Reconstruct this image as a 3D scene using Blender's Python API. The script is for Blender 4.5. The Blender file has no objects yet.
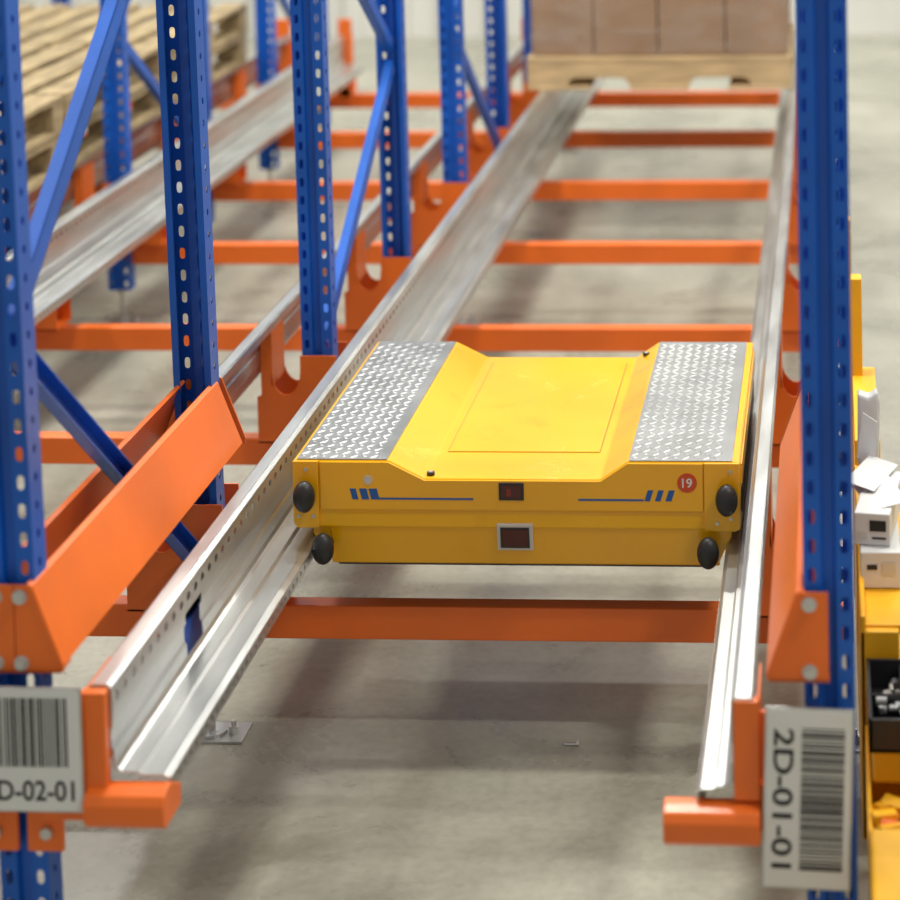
import bpy, bmesh, math, random
from mathutils import Vector, Matrix
random.seed(7)
scene=bpy.context.scene
V=Vector
# ------------------------------------------------------------------ materials
def newmat(name):
    m=bpy.data.materials.new(name); m.use_nodes=True
    nt=m.node_tree; b=nt.nodes["Principled BSDF"]
    return m,nt,b
def paint(name,col,rough=.35,metal=0,var=.12,scale=6,coat=0,bump=0,stretch=(1,1,1),dirt=None):
    m,nt,b=newmat(name)
    tc=nt.nodes.new("ShaderNodeTexCoord"); mp=nt.nodes.new("ShaderNodeMapping"); mp.inputs["Scale"].default_value=stretch
    n=nt.nodes.new("ShaderNodeTexNoise"); n.inputs["Scale"].default_value=scale; n.inputs["Detail"].default_value=6
    nt.links.new(tc.outputs["Object"],mp.inputs["Vector"]); nt.links.new(mp.outputs[0],n.inputs["Vector"])
    r=nt.nodes.new("ShaderNodeValToRGB"); r.color_ramp.elements[0].position=.3; r.color_ramp.elements[1].position=.7
    lo=dirt if dirt else tuple(c*(1-var) for c in col); hi=tuple(min(1,c*(1+var)) for c in col)
    r.color_ramp.elements[0].color=(*lo,1); r.color_ramp.elements[1].color=(*hi,1)
    nt.links.new(n.outputs["Fac"],r.inputs[0]); nt.links.new(r.outputs[0],b.inputs["Base Color"])
    mr=nt.nodes.new("ShaderNodeMapRange"); mr.inputs[3].default_value=max(0,rough-.07); mr.inputs[4].default_value=rough+.1
    nt.links.new(n.outputs["Fac"],mr.inputs[0]); nt.links.new(mr.outputs[0],b.inputs["Roughness"])
    b.inputs["Metallic"].default_value=metal
    b.inputs["Coat Weight"].default_value=coat; b.inputs["Coat Roughness"].default_value=.12
    if bump:
        bp=nt.nodes.new("ShaderNodeBump"); bp.inputs["Strength"].default_value=bump; bp.inputs["Distance"].default_value=.01
        nt.links.new(n.outputs["Fac"],bp.inputs["Height"]); nt.links.new(bp.outputs[0],b.inputs["Normal"])
    return m
BLUE=paint("blue_powder_coat",(.003,.105,.52),.36,var=.15,scale=5)
ORANGE=paint("orange_powder_coat",(.88,.165,.014),.38,var=.1,scale=4,coat=.1)
YELLOW=paint("yellow_paint",(.88,.44,.003),.22,var=.05,scale=4,coat=.4)
def scuffed():
    m,nt,b=newmat("lightly_scuffed_yellow_paint")
    tc=nt.nodes.new("ShaderNodeTexCoord")
    n=nt.nodes.new("ShaderNodeTexNoise"); n.inputs["Scale"].default_value=6; n.inputs["Detail"].default_value=8; n.inputs["Roughness"].default_value=.65; n.inputs["Distortion"].default_value=.8
    nt.links.new(tc.outputs["Object"],n.inputs["Vector"])
    r=nt.nodes.new("ShaderNodeValToRGB"); e=r.color_ramp.elements
    e[0].position=.28; e[0].color=(.80,.39,.003,1); e[1].position=.78; e[1].color=(.92,.54,.03,1)
    x=e.new(.42); x.color=(.88,.455,.003,1); x=e.new(.62); x.color=(.88,.465,.004,1)
    nt.links.new(n.outputs["Fac"],r.inputs[0]); nt.links.new(r.outputs[0],b.inputs["Base Color"])
    mr=nt.nodes.new("ShaderNodeMapRange"); mr.inputs[1].default_value=.3; mr.inputs[2].default_value=.7; mr.inputs[3].default_value=.14; mr.inputs[4].default_value=.30
    nt.links.new(n.outputs["Fac"],mr.inputs[0]); nt.links.new(mr.outputs[0],b.inputs["Roughness"])
    return m
YSC=scuffed()
YELLOW2=paint("yellow_cart_paint",(.86,.44,.010),.4,var=.12,scale=5)
GALV=paint("galvanized_steel",(.57,.585,.575),.30,metal=.88,var=.15,scale=7,stretch=(3,.5,3))
TREAD=paint("tread_plate_steel",(.27,.28,.28),.42,metal=.7,var=.12,scale=12)
TREADB=paint("tread_lozenge_steel",(.58,.59,.58),.32,metal=.8,var=.1,scale=12)
BOLT=paint("zinc_bolt",(.6,.6,.58),.35,metal=.8,var=.1)
BLACK=paint("black_rubber",(.018,.018,.018),.4,var=.3,scale=20)
BLACKP=paint("black_plastic",(.015,.016,.018),.35,var=.2)
WHITE=paint("white_label",(.74,.75,.73),.45,var=.03)
PAPER=paint("white_box_card",(.68,.69,.68),.6,var=.05)
INK=paint("black_ink",(.012,.012,.012),.6,var=0)
DBLUE=paint("blue_decal",(.01,.10,.36),.4,var=0)
RED=paint("red_orange_decal",(.62,.07,.01),.4,var=.03)
DRED=paint("red_indicator",(.22,.02,.012),.3,var=.3)
SCR=paint("dark_red_window",(.07,.008,.006),.12,var=.3)
FRAME=paint("scanner_bezel",(.6,.58,.52),.35,var=.03)
WOOD=paint("pallet_wood",(.38,.29,.155),.7,var=.35,scale=5,stretch=(6,1,6),bump=.2)
WOODX=paint("pallet_wood_light",(.60,.43,.22),.7,var=.2,scale=5,stretch=(1,6,6),bump=.2)
CARD=paint("cardboard",(.35,.215,.12),.7,var=.1,scale=3)
WALLM=paint("painted_wall",(.70,.70,.66),.6,var=.04,scale=2)
def concrete():
    m,nt,b=newmat("concrete_floor")
    tc=nt.nodes.new("ShaderNodeTexCoord")
    n1=nt.nodes.new("ShaderNodeTexNoise"); n1.inputs["Scale"].default_value=1.5; n1.inputs["Detail"].default_value=10; n1.inputs["Roughness"].default_value=.66; n1.inputs["Distortion"].default_value=.5
    n2=nt.nodes.new("ShaderNodeTexNoise"); n2.inputs["Scale"].default_value=42; n2.inputs["Detail"].default_value=4
    for n in (n1,n2): nt.links.new(tc.outputs["Object"],n.inputs["Vector"])
    r=nt.nodes.new("ShaderNodeValToRGB"); e=r.color_ramp.elements
    e[0].position=.32; e[0].color=(.235,.235,.185,1); e[1].position=.70; e[1].color=(.45,.445,.37,1)
    x=e.new(.5); x.color=(.345,.345,.28,1)
    nt.links.new(n1.outputs["Fac"],r.inputs[0])
    mx=nt.nodes.new("ShaderNodeMix"); mx.data_type='RGBA'; mx.blend_type='MULTIPLY'; mx.inputs[0].default_value=.5
    nt.links.new(r.outputs[0],mx.inputs[6])
    r2=nt.nodes.new("ShaderNodeValToRGB"); r2.color_ramp.elements[0].position=.3; r2.color_ramp.elements[0].color=(.7,.7,.7,1); r2.color_ramp.elements[1].position=.62; r2.color_ramp.elements[1].color=(1,1,1,1)
    nt.links.new(n2.outputs["Fac"],r2.inputs[0]); nt.links.new(r2.outputs[0],mx.inputs[7])
    nt.links.new(mx.outputs[2],b.inputs["Base Color"])
    mr=nt.nodes.new("ShaderNodeMapRange"); mr.inputs[3].default_value=.16; mr.inputs[4].default_value=.42
    nt.links.new(n1.outputs["Fac"],mr.inputs[0]); nt.links.new(mr.outputs[0],b.inputs["Roughness"])
    return m
CONC=concrete()
def film():
    m=bpy.data.materials.new("stretch_film"); m.use_nodes=True; nt=m.node_tree; nt.nodes.clear()
    o=nt.nodes.new("ShaderNodeOutputMaterial"); mix=nt.nodes.new("ShaderNodeMixShader"); t=nt.nodes.new("ShaderNodeBsdfTransparent"); g=nt.nodes.new("ShaderNodeBsdfPrincipled")
    g.inputs["Base Color"].default_value=(.7,.66,.58,1); g.inputs["Roughness"].default_value=.2
    n=nt.nodes.new("ShaderNodeTexNoise"); n.inputs["Scale"].default_value=4; n.inputs["Distortion"].default_value=1.0
    mp=nt.nodes.new("ShaderNodeMapping"); mp.inputs["Scale"].default_value=(1,1,3)
    tc=nt.nodes.new("ShaderNodeTexCoord"); nt.links.new(tc.outputs["Object"],mp.inputs[0]); nt.links.new(mp.outputs[0],n.inputs["Vector"])
    bp=nt.nodes.new("ShaderNodeBump"); bp.inputs["Strength"].default_value=.5; nt.links.new(n.outputs["Fac"],bp.inputs["Height"]); nt.links.new(bp.outputs[0],g.inputs["Normal"])
    mr=nt.nodes.new("ShaderNodeMapRange"); mr.inputs[1].default_value=.35; mr.inputs[2].default_value=.75; mr.inputs[3].default_value=.02; mr.inputs[4].default_value=.24
    nt.links.new(n.outputs["Fac"],mr.inputs[0]); nt.links.new(mr.outputs[0],mix.inputs[0])
    nt.links.new(t.outputs[0],mix.inputs[1]); nt.links.new(g.outputs[0],mix.inputs[2]); nt.links.new(mix.outputs[0],o.inputs[0])
    return m
FILM=film()
# ------------------------------------------------------------------ mesh builder
class B:
    def __init__(s): s.bm=bmesh.new(); s.mats=[]
    def mi(s,m):
        if m not in s.mats: s.mats.append(m)
        return s.mats.index(m)
    def face(s,pts,m,smooth=False):
        vs=[s.bm.verts.new(p) for p in pts]
        try: f=s.bm.faces.new(vs)
        except Exception: return
        f.material_index=s.mi(m); f.smooth=smooth
        return f
    def mesh(s,verts,faces,m,smooth=False):
        vs=[s.bm.verts.new(p) for p in verts]; k=s.mi(m)
        for f in faces:
            try: g=s.bm.faces.new([vs[i] for i in f]); g.material_index=k; g.smooth=smooth
            except Exception: pass
    def box(s,a,b,m,M=None,bev=0):
        x0,y0,z0=[min(p,q) for p,q in zip(a,b)]; x1,y1,z1=[max(p,q) for p,q in zip(a,b)]
        t=bmesh.new()
        r=bmesh.ops.create_cube(t,size=1)
        for v in t.verts: v.co=V(((x0+x1)/2+v.co.x*(x1-x0),(y0+y1)/2+v.co.y*(y1-y0),(z0+z1)/2+v.co.z*(z1-z0)))
        if bev: bmesh.ops.bevel(t,geom=list(t.edges),offset=bev,segments=2,affect='EDGES',profile=.5)
        s.merge(t,m,M)
    def merge(s,t,m,M=None,smooth=False):
        t.verts.ensure_lookup_table()
        for i,v in enumerate(t.verts): v.index=i
        vs=[(M@v.co if M else v.co.copy()) for v in t.verts]
        s.mesh(vs,[[v.index for v in f.verts] for f in t.faces],m,smooth); t.free()
    def prism(s,poly,ax,a,b,m,bev=0,M=None,smooth=False):
        def P(p,h):
            if ax==0: return V((h,p[0],p[1]))
            if ax==1: return V((p[0],h,p[1]))
            return V((p[0],p[1],h))
        t=bmesh.new(); A=[t.verts.new(P(p,a)) for p in poly]; Bv=[t.verts.new(P(p,b)) for p in poly]
        n=len(poly); t.faces.new(A); t.faces.new(Bv[::-1])
        for i in range(n): t.faces.new([A[i],Bv[i],Bv[(i+1)%n],A[(i+1)%n]])
        bmesh.ops.recalc_face_normals(t,faces=list(t.faces))
        if bev: bmesh.ops.bevel(t,geom=list(t.edges),offset=bev,segments=2,affect='EDGES',profile=.5)
        s.merge(t,m,M,smooth)
    def cyl(s,c,ax,r,h,m,n=16,r2=None):
        t=bmesh.new(); bmesh.ops.create_cone(t,cap_ends=True,segments=n,radius1=r,radius2=r if r2 is None else r2,depth=h)
        R={0:Matrix.Rotation(math.pi/2,4,'Y'),1:Matrix.Rotation(math.pi/2,4,'X'),2:Matrix.Identity(4)}[ax]
        s.merge(t,m,Matrix.Translation(c)@R,False)
    def ell(s,c,rad,m,M=None,n=20):
        t=bmesh.new(); bmesh.ops.create_uvsphere(t,u_segments=n,v_segments=max(6,n//2+2),radius=1)
        X=Matrix.Translation(c)@(M if M else Matrix.Identity(4))@Matrix.Diagonal((*rad,1))
        s.merge(t,m,X,True)
    def perf(s,o,U,W,L,w,pitch,ha,hb,m,n=16,slot=False):
        o=V(o);U=V(U).normalized();W=V(W).normalized(); k=int(L/pitch)
        for i in range(k):
            c=o+U*(pitch*(i+.5))+W*(w/2)
            inn=[];out=[]
            for j in range(n):
                a=2*math.pi*j/n; ca,sa=math.cos(a),math.sin(a); q=max(abs(ca),abs(sa))
                out.append(c+U*(ca/q*pitch/2)+W*(sa/q*w/2))
                if slot:
                    cx=math.copysign(abs(ca)**.5,ca); sx=math.copysign(abs(sa)**.9,sa)
                    inn.append(c+U*(cx*ha)+W*(sx*hb))
                else: inn.append(c+U*(ca*ha)+W*(sa*hb))
            s.mesh(inn+out,[[j,(j+1)%n,n+(j+1)%n,n+j] for j in range(n)],m)
        r=L-k*pitch
        if r>1e-4:
            a=o+U*(k*pitch); s.face([a,a+U*r,a+U*r+W*w,a+W*w],m)
    def sheet(s,prof,y0,y1,m):
        for p,q in zip(prof[:-1],prof[1:]):
            s.face([(p[0],y0,p[1]),(p[0],y1,p[1]),(q[0],y1,q[1]),(q[0],y0,q[1])],m)
    def text(s,txt,m,center,width=None,height=None,rot=0,y=0):
        cu=bpy.data.curves.new("t",'FONT'); cu.body=txt; cu.size=1; cu.offset=.016
        ob=bpy.data.objects.new("t",cu); scene.collection.objects.link(ob)
        dg=bpy.context.evaluated_depsgraph_get(); me=bpy.data.meshes.new_from_object(ob.evaluated_get(dg))
        xs=[v.co.x for v in me.vertices]; ys=[v.co.y for v in me.vertices]
        w=max(xs)-min(xs);h=max(ys)-min(ys);cx=(max(xs)+min(xs))/2;cy=(max(ys)+min(ys))/2
        sx=width/w; sy=(height/h) if height else sx
        c,sn=math.cos(rot),math.sin(rot); vs=[]
        for v in me.vertices:
            a=(v.co.x-cx)*sx;b=(v.co.y-cy)*sy
            vs.append(V((center[0]+a*c-b*sn,y,center[1]+a*sn+b*c)))
        s.mesh(vs,[list(p.vertices) for p in me.polygons],m)
        bpy.data.objects.remove(ob); bpy.data.curves.remove(cu)
    def obj(s,name,solid=0,M=None):
        me=bpy.data.meshes.new(name)
        vs=s.bm.verts
        if M:
            for v in vs: v.co=M@v.co
        mn=[min(v.co[i] for v in vs) for i in range(3)]; mxx=[max(v.co[i] for v in vs) for i in range(3)]
        o=V(((mn[0]+mxx[0])/2,(mn[1]+mxx[1])/2,mn[2]))
        for v in vs: v.co-=o
        s.bm.to_mesh(me); s.bm.free()
        for m in s.mats: me.materials.append(m)
        ob=bpy.data.objects.new(name,me); ob.location=o; scene.collection.objects.link(ob)
        if solid:
            md=ob.modifiers.new("thickness",'SOLIDIFY'); md.thickness=solid; md.offset=0
        return ob
# ------------------------------------------------------------------ layout (metres)
ROW=[0.0,-1.4,-2.703,-4.10]
UY=[0,1.03,2.1,3.13,4.2,5.23,6.3,7.33]
TOPZ=.635
# ------------------------------------------------------------------ room
b=B(); b.face([(-12,-6,0),(8,-6,0),(8,12,0),(-12,12,0)],CONC); b.obj("floor")
b=B(); b.box((-12,11.2,0),(8,11.35,7),WALLM)
x=-12
while x<-.5:
    b.prism([(x,11.2),(x+.03,11.14),(x+.13,11.14),(x+.16,11.2)],2,0,7,WALLM); x+=.34
b.obj("wall_back")
b=B(); b.box((-12.15,-6,0),(-12,11.35,7),WALLM); b.obj("wall_left")
# ------------------------------------------------------------------ upright frames
def upright(b,X,y,flip,z0,H,rod):
    d=flip; D=.058; w=.043
    for sx in (-1,1):
        b.perf((X+.013 if sx>0 else X-w,y,z0),(0,0,1),(1,0,0),H,.030,.05,.0125,.0062,BLUE,n=16,slot=True)
        b.perf((X+sx*w,y+.014*d,z0),(0,0,1),(0,d,0),H,.03,.05,.008,.006,BLUE,n=8)
        for a,c in ((0,.014),(.044,D)):
            b.face([(X+sx*w,y+a*d,z0),(X+sx*w,y+c*d,z0),(X+sx*w,y+c*d,z0+H),(X+sx*w,y+a*d,z0+H)],BLUE)
        b.face([(X+sx*w,y+D*d,z0),(X+sx*.028,y+D*d,z0),(X+sx*.028,y+D*d,z0+H),(X+sx*w,y+D*d,z0+H)],BLUE)
    pr=[(-.013,0),(-.009,.012),(.009,.012),(.013,0)]
    for p,q in zip(pr[:-1],pr[1:]):
        b.face([(X+p[0],y+p[1]*d,z0),(X+q[0],y+q[1]*d,z0),(X+q[0],y+q[1]*d,z0+H),(X+p[0],y+p[1]*d,z0+H)],BLUE)
    yc=y+d*.03
    if rod:
        b.cyl((X,yc,z0/2+.01),2,.008,z0+.02,BOLT,10); b.cyl((X,yc,z0-.01),2,.02,.012,BOLT,6); b.cyl((X,yc,.006),2,.035,.012,GALV,16)
        b.box((X-.06,yc-.045,0),(X+.08,yc+.045,.005),GALV)
    else:
        b.box((X-.06,yc-.045,0),(X+.10,yc+.045,.006),GALV)
    b.cyl((X+.05,yc,.012),2,.012,.014,BOLT,6); b.cyl((X+.05,yc,.022),2,.006,.02,BOLT,8)
def brace(b,X,p,q,op):
    p=V((X,p[0],p[1]));q=V((X,q[0],q[1])); d=(q-p).normalized(); n=V((1,0,0)); t=n.cross(d).normalized()
    M=Matrix.Translation(p)@Matrix((( *[n.x,t.x,d.x],0),( *[n.y,t.y,d.y],0),( *[n.z,t.z,d.z],0),(0,0,0,1)))
    L=(q-p).length
    b.box((-.014*op,-.021,0),(-.011*op,.021,L),BLUE,M)
    b.box((-.014*op,-.021,0),(.014*op,-.018,L),BLUE,M); b.box((-.014*op,.018,0),(.014*op,.021,L),BLUE,M)
H=3.0
for ri,X in enumerate(ROW):
    for k in range(0,8,2):
        y0,y1=UY[k],UY[k+1]
        b=B(); z0=.13 if ri>=2 else .006
        upright(b,X,y0-.03,1,z0 if k==0 else max(z0,.2 if ri<2 else .13),H,ri>=2 or k>0)
        upright(b,X,y1+.03,-1,.22 if ri<2 else z0,H,True)
        a=y0; c=y1
        if k==0:
            brace(b,X,(a+.02,1.21),(c-.02,.40),1); brace(b,X,(a+.02,1.24),(c-.02,2.02),-1); brace(b,X,(a+.02,2.75),(c-.02,2.06),-1)
        elif k==2:
            brace(b,X,(a+.02,.56),(c-.02,1.17),-1); brace(b,X,(a+.02,1.85),(c-.02,1.23),-1); brace(b,X,(a+.02,1.9),(c-.02,2.5),-1)
        else:
            brace(b,X,(a+.02,1.10),(c-.02,.46),-1); brace(b,X,(a+.02,1.15),(c-.02,1.8),-1); brace(b,X,(a+.02,2.5),(c-.02,1.85),-1)
        M=None
        if ri==1:
            lean=-.016 if k==0 else -.007
            M=Matrix.Translation((X,0,.25))@Matrix.Rotation(lean,4,'Y')@Matrix.Translation((-X-(.004 if k==0 else .002),0,-.25))
        b.obj("rack_upright_frame",M=M)
# ------------------------------------------------------------------ shuttle rails
def rail(X,sg,lip,name,y0=-.05,y1=7.20,slot=None,dz=0):
    b=B(); f=lambda o:X+sg*o
    L=y1-y0
    b.sheet([(f(.130),.612),(f(.130),.632),(f(.133),.635),(f(.158),.635),(f(.166),.629),(f(.166),.620)],y0,y1,GALV)
    b.perf((f(.166),y0,.592),(0,1,0),(0,0,1),L,.028,.045,.010,.0085,GALV,n=8)
    wb=[(f(.166),.592),(f(.166),.560),(f(.1625),.556),(f(.1625),.525),(f(.167),.520),(f(.168),.496)]
    if slot:
        a,c=slot
        for p,q in ((y0,a),(c,y1)): b.sheet(wb,p,q,GALV)
        b.sheet([(f(.166),.592),(f(.1662),.580)],a,c,GALV)
        b.box((f(.142),a-.02,.45),(f(.145),c+.16,.53),BLUE)
        b.box((f(.136),a-.05,.44),(f(.139),c+.20,.61),BLACKP)  # sheet added behind the slot, its black standing for the shaded space there
    else: b.sheet(wb,y0,y1,GALV)
    m=(lip-.168)
    b.sheet([(f(.168),.496),(f(.172),.487),(f(.180),.482),(f(.168+m*.42),.482),(f(.168+m*.48),.477),(f(.168+m*.88),.477),(f(lip),.472),(f(lip),.470)],y0,y1,GALV)
    b.perf((f(lip),y0,.446),(0,1,0),(0,0,1),L,.024,.032,.007,.006,GALV,n=8)
    b.sheet([(f(lip),.446),(f(lip-.012),.443)],y0,y1,GALV)
    return b.obj(name,solid=.003)
rail(-1.4,1,.265,"shuttle_guide_rail",slot=(.355,.455))
rail(0,-1,.225,"shuttle_guide_rail",y0=-.07)
rail(-1.4,-1,.235,"shuttle_guide_rail")
rail(-2.703,1,.265,"shuttle_guide_rail")
rail(-2.703,-1,.235,"shuttle_guide_rail")
rail(-4.10,1,.265,"shuttle_guide_rail")
# ------------------------------------------------------------------ cross beams
for y in UY[1:]:
    b=B(); b.box((-4.2,y-.0,.222),(.05,y+.05,.299),ORANGE,bev=.004); b.obj("cross_beam")
# ------------------------------------------------------------------ saddles
def saddle(X,y,sides):
    b=B()
    for sg in sides:
        half=[(.0,.301),(.172,.301),(.172,.430),(.16,.435),(.16,.61),(.132,.61),(.131,.55)]
        half+=[(.091+.040*math.cos(math.radians(a)),.50+.065*math.sin(math.radians(a))) for a in (0,-20,-40,-60,-80,-100,-120,-140,-160,-180)]
        half+=[(.050,.545),(.0,.545)]
        poly=[(X+sg*p[0],p[1]) for p in half]
        for yy in (y-.042,y+.085): b.prism(poly,1,yy,yy+.004,ORANGE)
        b.box((X+sg*.128,y-.042,.46),(X+sg*.131,y+.085,.61),ORANGE)
        b.box((X,y-.042,.301),(X+sg*.172,y+.085,.305),ORANGE)
        b.cyl((X+sg*.025,y-.048,.36),1,.009,.01,BOLT,6)
    b.obj("rail_saddle_bracket")
for ri,X in enumerate(ROW):
    for y in UY[1:]:
        saddle(X,y,(-1,) if ri==0 else ((1,) if ri==3 else (-1,1)))
def frontbracket(X,sides):
    b=B()
    for sg in sides:
        f=lambda o:X+sg*o
        zo=-.014 if X==0 else 0
        prof=[(-.085,.402),(-.095,.414),(-.098,.445),(-.09,.460),(-.070,.468),(-.052,.468),(.0,.440),(.0,.402)]
        prof=[(p[0],p[1]+zo) for p in prof]
        b.prism(prof,0,f(.127 if X!=0 else .119),f(.268 if X!=0 else .282),ORANGE,bev=.003)
        b.box((f(.04),-.06,.40),(f(.13),-.035,.48),ORANGE,bev=.002)
        b.box((f(.119),-.074,.46),(f(.163),-.052,.632),ORANGE,bev=.003)
        b.box((f(.119),-.06,.45),(f(.123),.08,.625),ORANGE)
        b.box((f(.008),-.045,.335),(f(.072),-.034,.42),ORANGE,bev=.003)
        for z in (.372,.455,.56): b.cyl((f(.045),-.05,z),1,.011,.012,BOLT,6)
        b.box((f(.01),-.045,.42),(f(.12),-.034,.60),ORANGE)
    b.obj("rail_end_bracket")
frontbracket(0,(-1,)); frontbracket(-1.4,(-1,1)); frontbracket(-2.703,(-1,1)); frontbracket(-4.1,(1,))
for X in ROW[1:]:
    b=B()
    for sg in (-1,1): b.box((X+sg*.13,7.21,.30),(X+sg*.20,7.235,.72),ORANGE,bev=.004)
    b.box((X-.19,7.21,.29),(X+.19,7.235,.35),ORANGE); b.obj("rail_end_stop")
# ------------------------------------------------------------------ pallet entry guides
def guide(X,sides):
    b=B()
    for sg in sides:
        f=lambda o:X+sg*o-.011
        prof=[(f(.036),.812),(f(.044),.806),(f(.096),.668),(f(.090),.663),(f(.037),.798),(f(.030),.807)]
        b.prism(prof,1,-.050,1.04,ORANGE)
        cap=[(X+.001*sg,.656),(f(.094),.656),(f(.096),.668),(f(.044),.808),(X+.001*sg,.808)]
        b.prism(cap,1,-.048,-.044,ORANGE)
        b.prism(cap,1,1.066,1.070,ORANGE)
        b.box((X,-.048,.654),(f(.09),-.0,.658),ORANGE)
        for z in (.672,.788):
            b.cyl((f(.022),-.053,z),1,.0095,.012,BOLT,6); b.cyl((f(.022),-.049,z),1,.013,.003,BOLT,14)
    b.obj("pallet_entry_guide")
guide(0,(-1,)); guide(-1.4,(-1,1)); guide(-2.703,(-1,1))
# ------------------------------------------------------------------ labels
b=B()
M=Matrix.Translation((-.039,-.082,.471))@Matrix.Rotation(math.radians(2.0),4,'Y')
b.box((-.074,-.002,-.156),(.074,.002,.156),GALV,bev=.001)
b.box((-.070,-.0035,-.152),(.070,-.002,.152),WHITE)
b.text("2D-01-01",INK,(-.042,.0),width=.240,height=.034,rot=-math.pi/2,y=-.0042)
z=.122
random.seed(3)
while z>-.118:
    w=random.choice([.0018,.0018,.0035,.0055])
    b.box((-.012,-.0042,z-w),(.060,-.0035,z),INK); z-=w+random.choice([.0018,.0025,.004])
b.box((-.015,.002,-.1),(.015,.050,-.08),GALV); b.box((-.015,.002,.1),(.015,.036,.12),GALV)
b.obj("rack_location_label",M=M)
b=B(); X0,X1,Z0,Z1=-1.555,-1.274,.427,.646
b.box((X0,-.084,Z0),(X1,-.080,Z1),GALV,bev=.001); b.box((X0+.004,-.0855,Z0+.004),(X1-.004,-.084,Z1-.004),WHITE)
b.text("2D-02-01",INK,(-1.368,.466),width=.157,height=.036,y=-.0862)
x=X0+.03
while x<X1-.022:
    w=random.choice([.0018,.0018,.0035,.005]); b.box((x,-.0862,.508),(x+w,-.0855,.628),INK); x+=w+random.choice([.0018,.0025,.004])
b.box((-1.42,-.080,.5),(-1.38,-.034,.53),GALV)
b.obj("rack_location_label")
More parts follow.
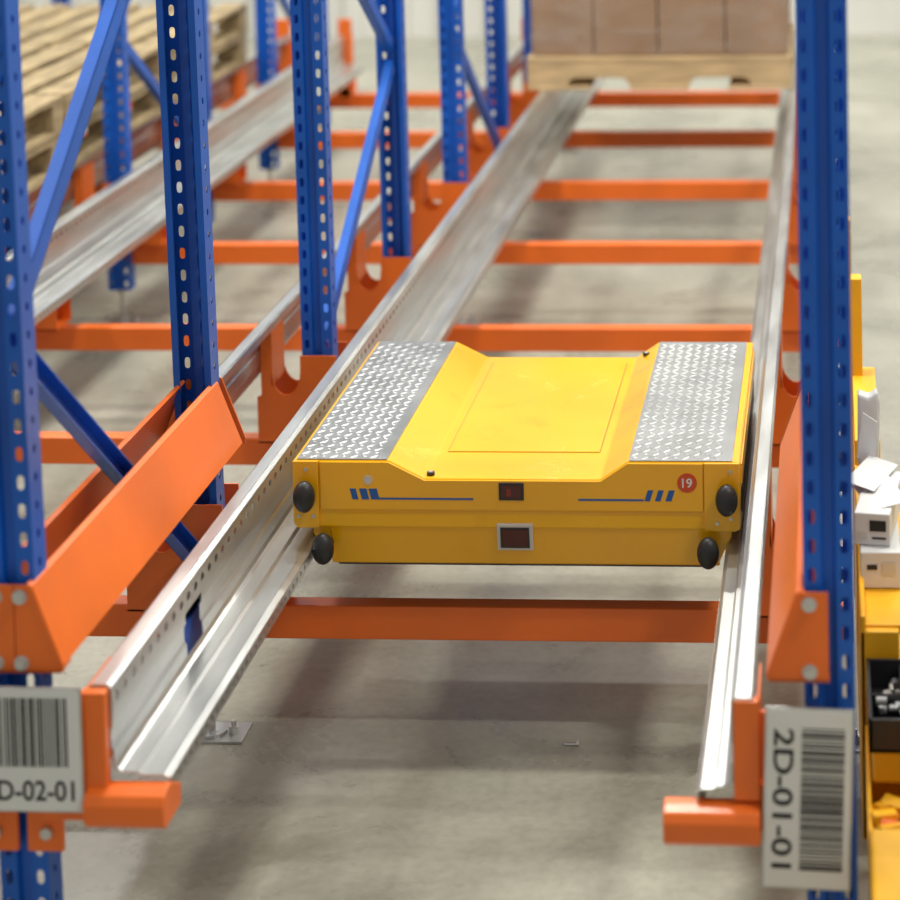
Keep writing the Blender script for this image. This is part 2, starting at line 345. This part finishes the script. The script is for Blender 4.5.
# ------------------------------------------------------------------ pallet shuttle
def shuttle():
    b=B(); XL,XR=-1.180,-.194; Y0,Y1=.962,1.825; ZT=.658; ZR=.618
    up=[(XL,ZT),(XL+.212,ZT),(XL+.292,ZR),(XR-.305,ZR),(XR-.245,ZT),(XR,ZT),(XR,.506),(XL,.506)]
    b.prism(up,1,Y0+.002,Y1,YSC,bev=.004)
    lo=[(Y0+.001,.546),(Y0+.016,.422),(Y0+.026,.417),(Y1-.03,.417),(Y1-.01,.546)]
    b.prism(lo,0,XL+.078,XR-.048,YELLOW,bev=.003)
    b.prism([(XL+.040,.520),(XL+.040,.490),(XL+.085,.424),(XL+.085,.520)],1,Y0+.010,Y0+.06,YELLOW)
    b.prism([(XR-.020,.520),(XR-.020,.490),(XR-.052,.424),(XR-.052,.520)],1,Y0+.010,Y0+.06,YELLOW)
    fp=[(XL+.060,ZT-.003),(XL+.212,ZT-.003),(XL+.292,ZR-.003),(XR-.305,ZR-.003),(XR-.245,ZT-.003),(XR-.080,ZT-.003),(XR-.080,.549),(XL+.060,.549)]
    b.prism(fp,1,Y0-.003,Y0+.003,YELLOW,bev=.001)
    b.prism([(XL,ZT-.001),(XL+.056,ZT-.001),(XL+.056,.508),(XL+.008,.508),(XL,.52)],1,Y0-.006,Y0+.002,YELLOW,bev=.001)
    b.prism([(XR-.078,ZT-.001),(XR,ZT-.001),(XR,.512),(XR-.012,.506),(XR-.078,.506)],1,Y0-.006,Y0+.002,YELLOW,bev=.001)
    for (x,z) in [(XL+.03,.64),(XL+.012,.535),(XL+.045,.535),(XR-.02,.64),(XR-.05,.525),(XR-.02,.535)]: b.cyl((x,Y0-.007,z),1,.004,.004,BOLT,8)
    for (x,z) in [(XL+.030,.586),(XR-.028,.584),(XL+.069,.470),(XR-.070,.467)]:
        b.cyl((x,Y0-.01,z),1,.017,.03,BLACK,16)
        b.ell((x,Y0-.028,z),(.0245,.022,.035),BLACK)
    gap=paint("seam_shadow_gap",(.36,.17,.004),.5)
    b.box((XL+.315,Y0+.165,ZR-.001),(XR-.325,Y1-.05,ZR+.0022),YSC,bev=.001)
    b.box((XL+.313,Y0+.163,ZR-.001),(XR-.323,Y1-.048,ZR+.0005),gap)
    for (x,y,z) in [(XL+.302,Y0+.022,ZR),(XR-.275,Y1-.05,ZT-.02)]:
        b.cyl((x,y,z+.003),2,.009,.008,BLACK,12); b.cyl((x,y,z+.007),2,.005,.003,BOLT,6)
    for X,s in ((XL,1),(XR,-1)):
        for y in (Y0+.15,Y0+.45,Y1-.15):
            b.cyl((X+s*.045,y,.520),0,.036,.03,BLACK,20)
            b.cyl((X+s*.030,y,.520),0,.016,.04,BOLT,12)
    b.box((XR-.002,Y0+.03,.60),(XR+.004,Y1-.03,.645),YELLOW,bev=.001)
    b.box((XR,Y0+.05,.53),(XR+.003,Y1-.08,.585),BLACKP)
    b.box((XL+.09,Y0+.03,.412),(XR-.06,Y1-.05,.418),BLACKP)
    for (xa,xb) in ((XL+.008,XL+.209),(XR-.243,XR-.016)):
        b.box((xa,Y0+.004,ZT-.001),(xb,Y1-.006,ZT+.0022),TREAD,bev=.001)
        P=.0225
        ny=int((Y1-Y0-.02)/P); nx=int((xb-xa-.006)/P)
        for j in range(ny):
            for i in range(nx):
                x=xa+.014+i*P; y=Y0+.018+j*P
                M=Matrix.Rotation(math.radians(45 if (i+j)%2 else -45),4,'Z')
                pts=[V((-.0138,0,0)),V((0,-.0036,0)),V((.0138,0,0)),V((0,.0036,0)),V((-.008,0,.0018)),V((.008,0,.0018))]
                T=Matrix.Translation((x,y,ZT+.0021))@M
                b.mesh([T@p for p in pts],[(0,1,4),(1,5,4),(1,2,5),(2,3,5),(3,4,5),(3,0,4)],TREADB)
    yd=Y0-.0036
    def quad(p,m,y=yd): b.prism(p,1,y-.0004,y+.001,m)
    for u0,u1 in ((.132,.145),(.153,.169),(.174,.192)):
        quad([(XL+u0-.006,.596),(XL+u1-.006,.596),(XL+u1,.572),(XL+u0,.572)],DBLUE)
    quad([(XL+.192,.576),(XL+.400,.576),(XL+.400,.572),(XL+.192,.572)],DBLUE)
    for u0,u1 in ((.777,.793),(.800,.816),(.823,.840)):
        quad([(XL+u0,.572),(XL+u1-.004,.572),(XL+u1+.004,.596),(XL+u0+.008,.596)],DBLUE)
    quad([(XL+.632,.576),(XL+.775,.576),(XL+.775,.572),(XL+.632,.572)],DBLUE)
    b.cyl((XL+.167,yd,.616),1,.010,.001,FRAME,16); quad([(XL+.162,.606),(XL+.172,.606),(XL+.170,.626),(XL+.164,.626)],FRAME,yd-.001)
    b.box((XL+.457,yd-.002,.572),(XL+.512,yd+.002,.611),BLACKP,bev=.001); b.box((XL+.463,yd-.003,.577),(XL+.506,yd-.001,.606),SCR)
    b.box((XL+.474,yd-.0035,.582),(XL+.484,yd-.002,.598),DRED)
    b.cyl((XL+.871,yd,.613),1,.0215,.0012,RED,32)
    b.text("19",WHITE,(XL+.871,.613),width=.022,height=.021,y=yd-.0012)
    M=Matrix.Translation((0,Y0+.0065,.488))@Matrix.Rotation(math.radians(7.2),4,'X')
    b.box((XL+.450,-.007,-.031),(XL+.530,.004,.031),FRAME,M,bev=.002); b.box((XL+.458,-.0085,-.024),(XL+.522,-.005,.024),BLACKP,M)
    b.box((XL+.462,-.0095,-.020),(XL+.518,-.008,.020),SCR,M)
    return b.obj("pallet_shuttle_robot")
shuttle()
# ------------------------------------------------------------------ pallets
def pallet(b,x0,x1,y0,y1,z,boards_y):
    W=WOOD if boards_y else WOODX
    def bx(a,c): b.box(a,c,W,bev=.003)
    if boards_y:
        n=7; w=(x1-x0)
        for i in range(n):
            bw=.12; x=x0+(w-bw)*i/(n-1); bx((x,y0,z+.122),(x+bw,y1,z+.144))
        for i in range(3):
            y=y0+(y1-y0-.1)*i/2; bx((x0,y,z+.1),(x1,y+.1,z+.122))
            for k in range(3):
                x=x0+(w-.12)*k/2; bx((x,y,z+.022),(x+.12,y+.1,z+.1))
        for k in range(3):
            x=x0+(w-.12)*k/2; bx((x,y0,z),(x+.12,y1,z+.022))
    else:
        n=6; w=y1-y0
        for i in range(n):
            bw=.12; y=y0+(w-bw)*i/(n-1); bx((x0,y,z+.125),(x1,y+bw,z+.147))
        xc=(x0+x1)/2
        for i in range(3):
            y=y0+(w-.04)*i/2+.002
            poly=[(x0,z+.018),(x0,z+.125),(x1,z+.125),(x1,z+.018)]
            for cx in (xc+.27,xc-.27):
                poly+=[(cx+.14,z+.018),(cx+.125,z+.045),(cx+.10,z+.055),(cx-.10,z+.055),(cx-.125,z+.045),(cx-.14,z+.018)]
            b.prism(poly,1,y,y+.038,W)
        for (a,c) in ((x0,x0+.28),(xc-.13,xc+.13),(x1-.28,x1)): bx((a,y0,z),(c,y1,z+.018))
b=B(); pallet(b,-1.328,-.154,5.56,6.56,TOPZ+.002,False)
b.obj("wooden_pallet")
b=B(); z=TOPZ+.151
for lay in range(3):
    ws=[.28,.285,.30,.275]; x=-1.31
    for i,w in enumerate(ws):
        for yy in (5.575,6.07): b.box((x+.003,yy+(.012 if i==0 else 0),z+.001),(x+w-.003,yy+.48,z+.398),CARD,bev=.006)
        x+=w
    z+=.4
b.box((-1.318,5.565,TOPZ+.153),(-.162,6.56,z+.004),FILM,bev=.01)
b.obj("carton_stack")
y=2.75
while y<5.9:
    b=B(); pallet(b,-3.99,-2.815,y,y+1.18,TOPZ+.002,True); pallet(b,-3.98,-2.81,y+.01,y+1.19,TOPZ+.148,True); b.obj("wooden_pallet_stack"); y+=1.21
# ------------------------------------------------------------------ service cart right of the rack
b=B()
b.box((.056,1.55,.10),(.084,1.60,.90),YELLOW2,bev=.003)
b.box((.050,2.55,.0),(.066,2.60,.80),YELLOW2,bev=.003)
b.box((.052,2.55,.0),(.075,2.7,.02),YELLOW2)
b.box((.058,1.10,.60),(.115,1.62,.66),YELLOW2,bev=.004)
b.box((.058,.55,.10),(.67,1.62,.13),YELLOW2,bev=.003)
b.box((.058,.42,.12),(.068,1.6,.56),YELLOW2,bev=.003)
b.box((.058,.42,.12),(.132,.44,.53),YELLOW2,bev=.003); b.box((.06,.44,.515),(.30,1.1,.535),YELLOW2,bev=.003)
for (x,y) in ((.12,.65),(.62,.65),(.12,1.5),(.62,1.5)): b.cyl((x,y,.045),0,.045,.03,BLACK,20); b.box((x-.02,y-.02,.045),(x+.02,y+.02,.11),BOLT)
b.obj("yellow_service_cart")
b=B(); b.box((.062,.60,.537),(.142,.90,.610),PAPER,bev=.002)
T=Matrix.Translation((.103,.75,.611))@Matrix.Rotation(math.radians(-8),4,'Z')
b.box((-.036,-.12,.001),(.036,.12,.066),PAPER,T,bev=.002)
b.box((-.005,-.1212,.030),(.028,-.1202,.052),INK,T); b.box((-.030,-.1212,.012),(-.010,-.1202,.028),FRAME,T); b.box((0,-.1212,.014),(.028,-.1202,.018),INK,T)
b.box((.075,.5985,.575),(.095,.5995,.585),INK); b.box((.105,.5985,.565),(.132,.5995,.590),FRAME)
# loose leaflets on top of the boxes
T=Matrix.Translation((.098,.76,.679))@Matrix.Rotation(math.radians(14),4,'Z')@Matrix.Rotation(math.radians(-9),4,'Y'); b.box((-.04,-.10,0),(.04,.10,.0012),PAPER,T)
T=Matrix.Translation((.088,.82,.690))@Matrix.Rotation(math.radians(-20),4,'Z')@Matrix.Rotation(math.radians(12),4,'Y'); b.box((-.03,-.08,0),(.035,.08,.0012),PAPER,T)
b.obj("white_parts_box")
b=B(); b.prism([(.062,.665),(.108,.665),(.112,.80),(.106,.825),(.088,.812),(.064,.822)],1,.93,.97,PAPER,bev=.006); b.prism([(.060,.692),(.10,.692),(.104,.77),(.075,.79)],1,.90,.905,PAPER); b.obj("paper_bag")
def binbox(x0,x1,y0,y1,z0,z1,m):
    t=.006
    b.box((x0,y0,z0),(x1,y1,z0+t),m); b.box((x0,y0,z0),(x0+t,y1,z1),m); b.box((x1-t,y0,z0),(x1,y1,z1),m)
    b.box((x0,y0,z0),(x1,y0+t,z1),m); b.box((x0,y1-t,z0),(x1,y1,z1),m)
b=B(); binbox(.068,.36,.16,.40,.426,.487,BLACKP)
for k in range(4): b.box((.072+.058*(k+1),.16,.43),(.075+.058*(k+1),.39,.480),BLACKP)
b.box((.072,.27,.43),(.36,.274,.480),BLACKP)
random.seed(5)
for i in range(60):
    x=random.uniform(.085,.34); y=random.uniform(.175,.37); b.cyl((x,y,.448+random.uniform(0,.024)),random.choice([0,1,2]),random.uniform(.004,.009),random.uniform(.012,.025),random.choice([BOLT,BLACKP,GALV]),10)
b.obj("black_parts_bin")
b=B(); binbox(.064,.38,-.02,.40,.20,.36,YELLOW2); b.box((.074,.18,.36),(.34,.36,.424),YELLOW2,bev=.004)
for i in range(26):
    x=random.uniform(.072,.30); y=random.uniform(-.005,.14)
    T=Matrix.Translation((x+.02,y,.33+random.uniform(0,.03)))@Matrix.Rotation(random.uniform(-1,1),4,'Z')@Matrix.Rotation(random.uniform(-.6,.6),4,'X')
    b.box((-.022,-.012,-.01),(.022,.012,.014),random.choice([YELLOW2,ORANGE,BLACKP,YELLOW2]),T,bev=.002)
b.box((.07,.0,.20),(.36,.17,.325),YELLOW2)
b.box((.07,.0,0),(.36,.38,.2),YELLOW2,bev=.006)
b.obj("yellow_parts_bin")
b=B(); b.prism([(-.42,.0),(-.42,.30),(-.25,.40),(-.04,.40),(-.04,.0)],0,.064,.42,YELLOW2,bev=.006); b.box((.068,-.40,.12),(.40,-.426,.16),BLACKP,bev=.003); b.obj("yellow_battery_case")
b=B(); b.cyl((-.58,1.0,.004),0,.004,.03,BOLT,8); b.cyl((-.565,1.0,.006),0,.007,.006,BOLT,6); b.obj("loose_bolt")
# ------------------------------------------------------------------ lights
w=bpy.data.worlds.new("World"); scene.world=w; w.use_nodes=True
w.node_tree.nodes["Background"].inputs[0].default_value=(1,.98,.93,1); w.node_tree.nodes["Background"].inputs[1].default_value=.40
def area(loc,sx,sy,p,rot=(0,0,0),col=(1,.965,.89)):
    l=bpy.data.lights.new("ceiling_panel_light",'AREA'); l.shape='RECTANGLE'; l.size=sx; l.size_y=sy; l.energy=p; l.color=col
    o=bpy.data.objects.new("ceiling_panel_light",l); o.location=loc; o.rotation_euler=rot; scene.collection.objects.link(o)
for x,ys,p in ((-.9,(1.6,4.6,8.4),150),(-4.6,(1,5,9),120),(2.6,(-1,3,7,10.5),140)):
    for y in ys: area((x,y,6.0),.8,.25,p)
# ------------------------------------------------------------------ camera
def camrot(yaw,pitch,roll):
    f=V((-math.sin(yaw)*math.cos(pitch), math.cos(yaw)*math.cos(pitch), -math.sin(pitch)))
    r=V((math.cos(yaw),math.sin(yaw),0)); u=r.cross(f); c,s=math.cos(roll),math.sin(roll)
    return c*r+s*u, -s*r+c*u, f
r,u,f=camrot(.0599,.0550,-.0161)
cam=bpy.data.cameras.new("camera"); co=bpy.data.objects.new("camera",cam); scene.collection.objects.link(co)
co.matrix_world=Matrix(((r.x,u.x,-f.x,.0141),(r.y,u.y,-f.y,-3.4377),(r.z,u.z,-f.z,2.2808),(0,0,0,1)))
cam.sensor_width=36; cam.lens=2060.8/900*36; cam.shift_x=(450-703.77)/900; cam.shift_y=(-170.06-450)/900
cam.dof.use_dof=True; cam.dof.focus_distance=4.7; cam.dof.aperture_fstop=2.3
cam.clip_end=100
scene.camera=co
scene.view_settings.view_transform='Standard'
